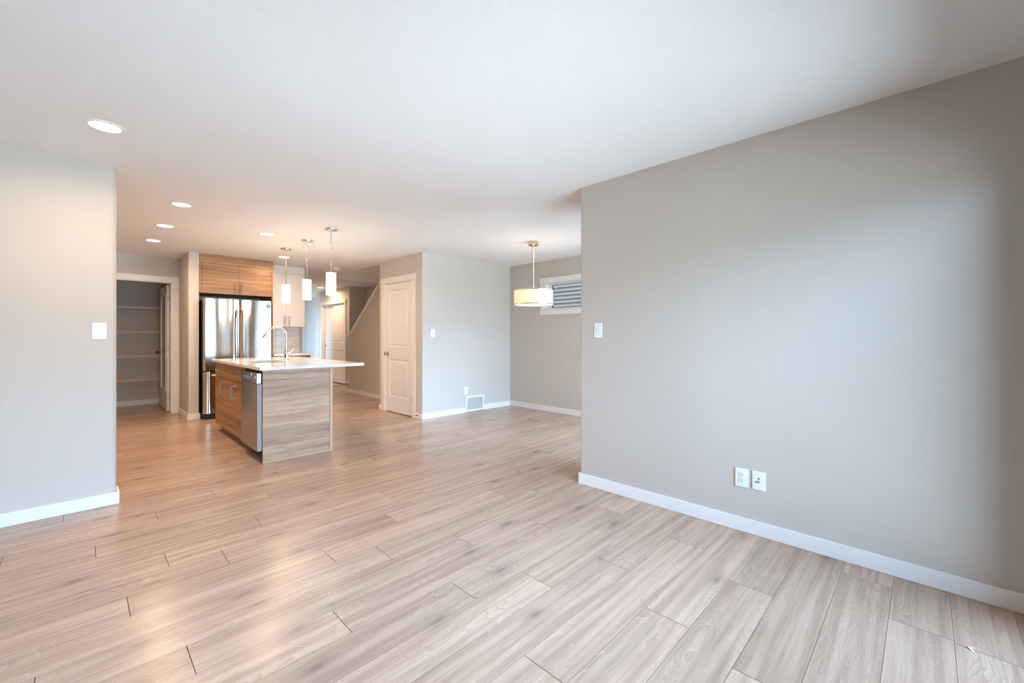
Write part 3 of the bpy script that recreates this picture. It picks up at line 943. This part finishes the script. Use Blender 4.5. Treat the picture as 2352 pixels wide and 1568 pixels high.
def outlet(loc, rotz, label, w=.075, h=.114):
    o = thing('power_outlet', (0, 0, 0), label, 'power outlet')
    plate_mesh(o, w, h)
    MB().box(-.0165, .0165, -.0075, -.004, -.033, .033).build('receptacle', M['plastic2'], o, 0.001)
    sl = MB()
    for zc in (.017, -.017):
        sl.box(-.0075, -.0055, -.0078, -.0072, zc, zc+.009).box(.0055, .0075, -.0078, -.0072, zc+.001, zc+.008).cyl((0, -.0078, zc-.006), .0026, .0006, 1, 12)
    sl.build('slots', M['slot'], o)
    screws(o, (h/2-.012, -h/2+.012))
    place(o, loc, rotz)
    return o
rocker_switch((0.088, 4.16, 1.240), 0, 'white rocker light switch near the edge of the left tan wall', .075, .118)
rocker_switch((2.865, 1.849, 1.251), -PI/2, 'white rocker light switch at the far edge of the long right wall')
rocker_switch((3.623, 5.18, 1.249), 0, 'white rocker light switch around the corner from the closet door')
outlet((2.865, 0.812, 0.330), -PI/2, 'white double power outlet low on the long right wall')
outlet((4.251, 5.18, 0.345), 0, 'white power outlet just above the wall vent')
cx = thing('cable_outlet', (0, 0, 0), 'white cable jack plate beside the power outlet on the right wall', 'cable outlet')
plate_mesh(cx, .072, .112)
MB().cyl((0, -.0068, .013), .0045, .002, 1, 14).build('upper_jack', M['slot'], cx, 0, True)
MB().lathe([(0.0075, -.005), (0.0075, -.008), (0.0048, -.0085), (0.0048, -.017), (0.002, -.017)], (0, 0, -.006), 1, 6).build('coax_jack', M['nickel'], cx)
screws(cx, (.043, -.043))
place(cx, (2.865, 0.718, 0.331), -PI/2)

vt = thing('return_vent', (4.428, 5.18, 0), 'white framed floor-level air vent grille beside the dining corner', 'vent')
vx0, vx1, vz0, vz1 = 4.236, 4.619, 0.008, 0.255
fm = MB()
for a, b, c, d in ((vx0, vx0+.03, vz0, vz1), (vx1-.03, vx1, vz0, vz1), (vx0+.03, vx1-.03, vz0, vz0+.03), (vx0+.03, vx1-.03, vz1-.03, vz1)):
    fm.box(a, b, 5.165, 5.18, c, d)
fm.build('vent_frame', M['vent'], vt, 0.003)
MB().box(vx0+.03, vx1-.03, 5.1775, 5.18, vz0+.03, vz1-.03).build('vent_backing', M['ventmesh'], vt)
lv = MB()
n = 24
for i in range(n):
    z = vz0 + .034 + i*(vz1-vz0-.068)/(n-1)
    lv.prism([(5.169, z-.003), (5.170, z-.004), (5.1775, z+.003), (5.1765, z+.004)], 0, vx0+.03, vx1-.03)
lv.build('louvre', M['ventmesh'], vt)

ds = thing('door_stop', (3.428, 5.27, .055), 'small dark door stop on the baseboard at the closet corner', 'door stop')
MB().lathe([(0.010, 0), (0.010, -.004), (0.005, -.006), (0.005, -.03), (0.009, -.031), (0.009, -.042)], (3.428, 5.27, .055), 0, 16).build('spring', M['bronze'], ds, 0, True)
ps = thing('paper_scrap', (2.40, -0.13, 0), 'tiny white bent scrap on the floor by the right wall', 'scrap')

# ------------------------------------------------------------------ pantry shelves
def wire_shelf(z, label):
    t = thing('wire_shelf', (0.2, 9.65, z), label, 'wire shelf', 'pantry wire shelves')
    x0, x1, yf, yb = -.58, 1.06, 9.50, 9.845
    rails = MB()
    for y, zz in ((yf, z), (yf, z-.030), (yb, z), ((yf+yb)/2, z-.004)):
        rails.tube([(x0, y, zz), (x1, y, zz)], .004, 8)
    rails.build('rail', M['wire'], t, 0, True)
    w = MB()
    n = int((x1-x0)/.0125)
    for i in range(n+1):
        x = x0 + (x1-x0)*i/n
        w.box(x-.0011, x+.0011, yf-.0015, yb, z-.001, z+.0015)
        w.box(x-.0021, x+.0021, yf-.0026, yf+.0008, z-.030, z)
    w.build('wires', M['wire'], t)
    for x in (-.1, .47, .82):
        MB().box(x-.006, x+.006, 9.836, 9.85, z-.002, z+.022).build('wall_clip', M['wire'], t, 0.002)
    return t
for z, lab in ((1.705, 'white wire shelf in the pantry, topmost of four'), (1.292, 'white wire shelf in the pantry, second from the top'),
               (0.878, 'white wire shelf in the pantry, second from the floor'), (0.480, 'white wire shelf in the pantry, lowest of four')):
    wire_shelf(z, lab)

# ------------------------------------------------------------------ kitchen: handles
def bar_handle(parent, p0, p1, out, mat, r=.0055, standoff=.03):
    """square-ish D pull between p0 and p1, standing off along vector out"""
    p0, p1, o = Vector(p0), Vector(p1), Vector(out)
    d = (p1-p0).normalized()
    mb = MB()
    mb.tube([p0, p0+o*standoff*.98], r, 8)
    mb.tube([p1, p1+o*standoff*.98], r, 8)
    mb.tube([p0+o*standoff-d*r, p1+o*standoff+d*r], r, 8)
    return mb.build('handle', mat, parent, 0, True)

# ------------------------------------------------------------------ fridge surround cabinet
fc = thing('fridge_cabinet', (1.69, 7.57, 0), 'walnut cabinet with two doors above the stainless fridge', 'cabinet')
FY = 7.575
cbm = MB().box(1.203, 2.178, FY+.02, 8.19, 1.842, 2.29)
cbm.build('cabinet_body', M['walnut'], fc)
MB().box(1.203, 2.180, FY, FY+.02, 2.287, 2.415).build('top_panel', M['walnut'], fc, 0.0015)
MB().box(1.203, 1.236, FY+.001, FY+.02, 1.845, 2.284).build('filler_strip', M['walnut'], fc, 0.0015)
MB().box(2.161, 2.181, FY+.001, 8.19, 0.0, 2.284).build('side_panel', M['walnut'], fc, 0.0015)
for a, b, hx in ((1.2385, 1.699, 1.672), (1.702, 2.159, 1.738)):
    d = MB().box(a, b, FY, FY+.019, 1.842, 2.284).build('cabinet_door', M['walnut'], fc, 0.0015)
    bar_handle(d, (hx, FY, 1.878), (hx, FY, 2.006), (0, -1, 0), M['nickel'], .008, .028)

# ------------------------------------------------------------------ fridge
fg = thing('refrigerator', (1.67, 7.75, 0), 'stainless french door fridge with black sides in the walnut surround', 'refrigerator')
fx0, fx1, fyf = 1.222, 2.122, 7.385
MB().box(fx0+.004, fx1-.004, fyf+.075, 8.12, .03, 1.738).build('fridge_body', M['black'], fg, 0.006)
MB().box(fx0+.02, fx1-.02, fyf+.05, 7.7, 0.0, .075).build('base_grille', M['black'], fg, 0.004)
def fridge_door(name, a, b, z0, z1, bow=.011):
    n = 18
    poly = []
    w = b-a
    for i in range(n+1):
        s = i/n
        e = 1 - abs(2*s-1)**4.0
        edge = min(s, 1-s)*w
        rnd = 0 if edge > .018 else .018 - math.sqrt(max(0, .018**2 - (.018-edge)**2))
        poly.append((a+s*w, fyf + bow*(1-e)*0.75 + rnd))
    poly += [(b, fyf+.07), (a, fyf+.07)]
    return MB().prism(poly, 2, z0, z1).build(name, M['steel'], fg, 0, True)
cxm = (fx0+fx1)/2
dl = fridge_door('fridge_door', fx0, cxm-.003, .705, 1.755)
dr = fridge_door('fridge_door', cxm+.003, fx1, .705, 1.755)
fd = fridge_door('freezer_drawer', fx0, fx1, .085, .692, .012)
def curved_handle(parent, x, z0, z1):
    pts = []
    for i in range(15):
        s = i/14
        pts.append((x, fyf - .012 - .045*(1-abs(2*s-1)**4), z0+(z1-z0)*s))
    return MB().tube(pts, .0125, 14).build('handle', M['nickel'], parent, 0, True)
curved_handle(dl, cxm-.038, .80, 1.60)
curved_handle(dr, cxm+.038, .80, 1.60)
pts = [(fx0+.10+(fx1-fx0-.20)*i/14, fyf-.012-.045*(1-abs(2*i/14-1)**6), .635) for i in range(15)]
MB().tube(pts, .0125, 14).build('handle', M['nickel'], fd, 0, True)
bd = MB().box(2.030, 2.088, fyf-.0025, fyf+.006, 1.655, 1.698).build('badge', M['black'], dr, 0.002)
MB().box(2.036, 2.046, fyf-.003, fyf-.0024, 1.672, 1.684).box(2.050, 2.082, fyf-.003, fyf-.0024, 1.678, 1.684).box(2.050, 2.074, fyf-.003, fyf-.0024, 1.668, 1.673).build('badge_print', M['nickel'], bd)
for x in (fx0+.06, fx1-.06):
    MB().box(x-.035, x+.035, fyf+.02, fyf+.13, 1.738, 1.764).build('hinge_cover', M['grey'], fg, 0.006)

# ------------------------------------------------------------------ cream wall cabinet, backsplash, base cabinet
uc = thing('wall_cabinet', (2.47, 8.0, 1.37), 'tall cream upper cabinet with two plain doors right of the fridge', 'cabinet')
MB().box(2.183, 2.768, 7.87, 8.195, 1.372, 2.415).build('cabinet_body', M['white_cab'], uc, 0.001)
MB().box(2.183, 2.768, 7.85, 7.869, 2.286, 2.415).build('top_panel', M['white_cab'], uc, 0.001)
for a, b, hx in ((2.183, 2.4645, 2.436), (2.467, 2.768, 2.508)):
    d = MB().box(a, b, 7.85, 7.869, 1.370, 2.2825).build('cabinet_door', M['white_cab'], uc, 0.001)
    bar_handle(d, (hx, 7.85, 1.412), (hx, 7.85, 1.548), (0, -1, 0), M['nickel'], .008, .028)
bs = MB().box(2.183, 2.79, 8.192, 8.2, .912, 1.371).build('tile_backsplash', M['tile'])
tag(bs, 'cream subway tile backsplash under the tall cream upper cabinet', 'backsplash')
outlet((2.4115, 8.192, 1.134), 0, 'white outlet on the tiled backsplash, left of the faucet', .070, .114)
rocker_switch((2.635, 8.192, 1.134), 0, 'white switch on the tiled backsplash, right of the faucet', .070, .114)
bc = thing('base_cabinet', (2.48, 7.9, 0), 'walnut base cabinet below the tiled backsplash, half hidden by the island', 'cabinet')
MB().box(2.183, 2.77, 7.60, 8.19, .10, .878).build('cabinet_body', M['walnut'], bc, 0.001)
MB().box(2.183, 2.765, 7.66, 8.19, 0, .10).build('toe_kick', M['walnut'], bc)
MB().box(2.186, 2.768, 7.58, 7.599, .103, .690).build('cabinet_door', M['walnut'], bc, 0.001)
MB().box(2.186, 2.768, 7.58, 7.599, .694, .872).build('drawer', M['walnut'], bc, 0.001)
ctb = MB().box(2.183, 2.80, 7.55, 8.19, .88, .911).build('countertop', M['quartz'], None, 0.003)
tag(ctb, 'white quartz countertop below the tiled backsplash by the fridge', 'countertop')

# ------------------------------------------------------------------ island
isl = thing('kitchen_island', (1.5, 5.5, 0), 'walnut kitchen island with plank end panel and white top', 'kitchen island')
IX, IY0, IY1 = 1.200, 4.472, 6.50
DWA, DWB = 4.505, 5.075
body = MB().box(IX+.022, 1.826, DWB+.006, IY1, .10, .66)
for q in ((IX+.022, IX+.04, DWB+.006, IY1), (1.75, 1.826, DWB+.006, IY1), (IX+.04, 1.75, IY1-.018, IY1), (IX+.04, 1.75, DWB+.006, DWB+.024)):
    body.box(*q, .66, .88)
body.build('cabinet_body', M['walnut'], isl)
MB().box(IX+.065, 1.826, DWB+.006, IY1-.01, 0, .10).build('toe_kick', M['walnut'], isl)
MB().box(IX, 1.826, IY0, IY0+.020, .013, .88).build('end_panel', M['litwalnut'], isl, 0.001)
MB().box(IX-.001, 1.826, IY0-.004, IY0+.020, 0, .013).build('base_strip', M['oakedge'], isl, 0.001)
MB().box(1.8265, 1.853, IY0-.006, IY1, 0, .88).build('rear_panel', M['oakedge'], isl, 0.001)
ZD = .697
for a, b, hy in ((DWB+.008, 5.520, 5.487), (5.5235, 5.976, 5.556), (5.980, IY1, 6.052)):
    d = MB().box(IX, IX+.020, a, b, .10, ZD-.003).build('cabinet_door', M['walnut'], isl, 0.0015)
    bar_handle(d, (IX, hy, .510), (IX, hy, .642), (-1, 0, 0), M['nickel'], .0065, .032)
MB().box(IX, IX+.020, DWB+.008, 5.976, ZD+.003, .874).build('false_front', M['walnut'], isl, 0.0015)
d = MB().box(IX, IX+.020, 5.980, IY1, ZD+.003, .874).build('drawer', M['walnut'], isl, 0.0015)
bar_handle(d, (IX, 6.175, .787), (IX, 6.305, .787), (-1, 0, 0), M['nickel'], .0065, .032)

# countertop with a cut-out for the sink
CT = (1.165, 2.185, 4.425, 6.545)
SK = (1.325, 1.690, 5.20, 5.86)
def top_with_hole():
    bm = bmesh.new()
    outer = [(CT[0], CT[2]), (CT[1], CT[2]), (CT[1], CT[3]), (CT[0], CT[3])]
    inner = rounded([(SK[0], SK[2]), (SK[1], SK[2]), (SK[1], SK[3]), (SK[0], SK[3])], {i: .09 for i in range(4)}, 8)
    es = []
    for loop in (outer, inner):
        vs = [bm.verts.new((x, y, .912)) for x, y in loop]
        es += [bm.edges.new((vs[i], vs[(i+1) % len(vs)])) for i in range(len(vs))]
    r = bmesh.ops.triangle_fill(bm, use_beauty=True, use_dissolve=False, edges=es)
    faces = [g for g in r['geom'] if isinstance(g, bmesh.types.BMFace)]
    e = bmesh.ops.extrude_face_region(bm, geom=faces)
    bmesh.ops.translate(bm, verts=[g for g in e['geom'] if isinstance(g, bmesh.types.BMVert)], vec=(0, 0, -.031))
    bmesh.ops.recalc_face_normals(bm, faces=bm.faces)
    me = bpy.data.meshes.new('countertop')
    bm.to_mesh(me); bm.free()
    me.materials.append(M['quartz'])
    o = bpy.data.objects.new('countertop', me)
    COL.objects.link(o)
    b = o.modifiers.new('edge', 'BEVEL'); b.width = .003; b.segments = 2; b.limit_method = 'ANGLE'; b.angle_limit = math.radians(60)
    return tag(o, 'white quartz island countertop overhanging the plank end panel', 'countertop')
top_with_hole()
# undermount sink bowl
def sink():
    t = thing('kitchen_sink', ((SK[0]+SK[1])/2, (SK[2]+SK[3])/2, .70), 'steel undermount sink set in the island top', 'sink')
    bm = bmesh.new()
    rings = []
    for g, z, r in ((-.02, .8805, .10), (.004, .8805, .088), (.006, .72, .085), (.03, .702, .07)):
        loop = rounded([(SK[0]+g, SK[2]+g), (SK[1]-g, SK[2]+g), (SK[1]-g, SK[3]-g), (SK[0]+g, SK[3]-g)], {i: r for i in range(4)}, 8)
        rings.append([bm.verts.new((x-t.location.x, y-t.location.y, z-t.location.z)) for x, y in loop])
    n = len(rings[0])
    for a, b in zip(rings, rings[1:]):
        for i in range(n): bm.faces.new((a[i], a[(i+1) % n], b[(i+1) % n], b[i]))
    bm.faces.new(rings[-1])
    bmesh.ops.recalc_face_normals(bm, faces=bm.faces)
    me = bpy.data.meshes.new('basin'); bm.to_mesh(me); bm.free()
    me.materials.append(M['dwsteel']); me.shade_smooth(); me.set_sharp_from_angle(angle=math.radians(50))
    o = bpy.data.objects.new('basin', me); COL.objects.link(o); o.parent = t
    MB().lathe([(0.045, .7025), (0.045, .705), (0.03, .7055), (0.028, .703)], (1.51, 5.53, 0), 2, 28).build('drain', M['chrome'], t, 0, True)
sink()
# faucet
def faucet(x, y):
    z0 = .912
    t = thing('faucet', (x, y, z0), 'tall chrome gooseneck faucet at the island sink', 'faucet')
    MB().lathe([(0.027, 0), (0.027, .006), (0.021, .012), (0.020, .055), (0.022, .06), (0.022, .105), (0.017, .115), (0.0135, .125)], (x, y, z0), 2, 28).build('faucet_body', M['chrome'], t, 0, True)
    R = .108
    pts = [(x, y, z0+.12), (x, y, z0+.2), (x, y, z0+.30)]
    for k in range(1, 17):
        a = PI*k/16*0.86
        pts.append((x-R+R*math.cos(a), y, z0+.30+R*math.sin(a)))
    MB().tube(pts, .0125, 16).build('spout', M['chrome'], t, 0, True)
    e = Vector(pts[-1]); dd = (Vector(pts[-1])-Vector(pts[-2])).normalized()
    MB().tube([e, e+dd*.012, e+dd*.03, e+dd*.075, e+dd*.088], .014, 16, [.0135, .016, .0165, .021, .020]).build('spray_head', M['chrome'], t, 0, True)
    MB().tube([(x+.02, y, z0+.085), (x+.045, y+.0, z0+.088), (x+.07, y, z0+.115), (x+.082, y, z0+.135)], .006, 12, [.012, .009, .006, .005]).build('lever', M['chrome'], t, 0, True)
faucet(1.775, 5.655)

# ------------------------------------------------------------------ dishwasher
dw = thing('dishwasher', (1.45, 4.79, 0), 'stainless dishwasher at the near end of the island', 'dishwasher')
DX = 1.158
MB().box(DX+.055, 1.78, DWA+.004, DWB-.004, .10, .862).build('tub', M['black'], dw)
MB().box(DX+.10, 1.6, DWA+.004, DWB-.004, 0, .10).build('kick_plate', M['black'], dw)
MB().box(DX, DX+.05, DWA, DWB, .112, .752).build('dishwasher_door', M['dwsteel'], dw, 0.005)
cp_ = MB()
cp_.box(DX-.001, DX+.05, DWA, DWB, .815, .852).box(DX-.001, DX+.05, DWA, DWA+.16, .755, .815).box(DX-.001, DX+.05, DWB-.11, DWB, .755, .815)
cp_.box(DX-.001, DX+.05, DWA+.16, DWB-.11, .755, .768).box(DX+.03, DX+.05, DWA+.16, DWB-.11, .768, .815)
pn = cp_.build('control_panel', M['dwsteel'], dw, 0.002)
for k in range(2):
    MB().box(DX-.003, DX, DWB-.075, DWB-.045, .772+k*.018, .779+k*.018).build('button', M['black'], pn)
for y, z in ((DWA+.055, .815), (DWA+.175, .832)):
    MB().box(DX-.004, DX, y-.006, y+.006, z-.014, z+.014).build('button', M['chrome'], pn, 0.001)
MB().box(DX-.002, DX, DWA+.07, DWA+.125, .795, .802).build('indicator', M['grey'], pn)
MB().box(DX+.004, DX+.048, DWA-.003, DWA, .115, .750).build('door_edge', M['grey'], dw, 0.001)

# tiny scrap on the floor
mb = MB().add([(2.385, -.135, .0015), (2.400, -.125, .004), (2.398, -.117, .0045), (2.382, -.128, .0015), (2.412, -.14, .0012), (2.414, -.133, .0012)], [(0, 1, 2, 3), (1, 4, 5, 2)])
o = mb.build('paper', M['paper'], ps)
so = o.modifiers.new('thick', 'SOLIDIFY'); so.thickness = .0006
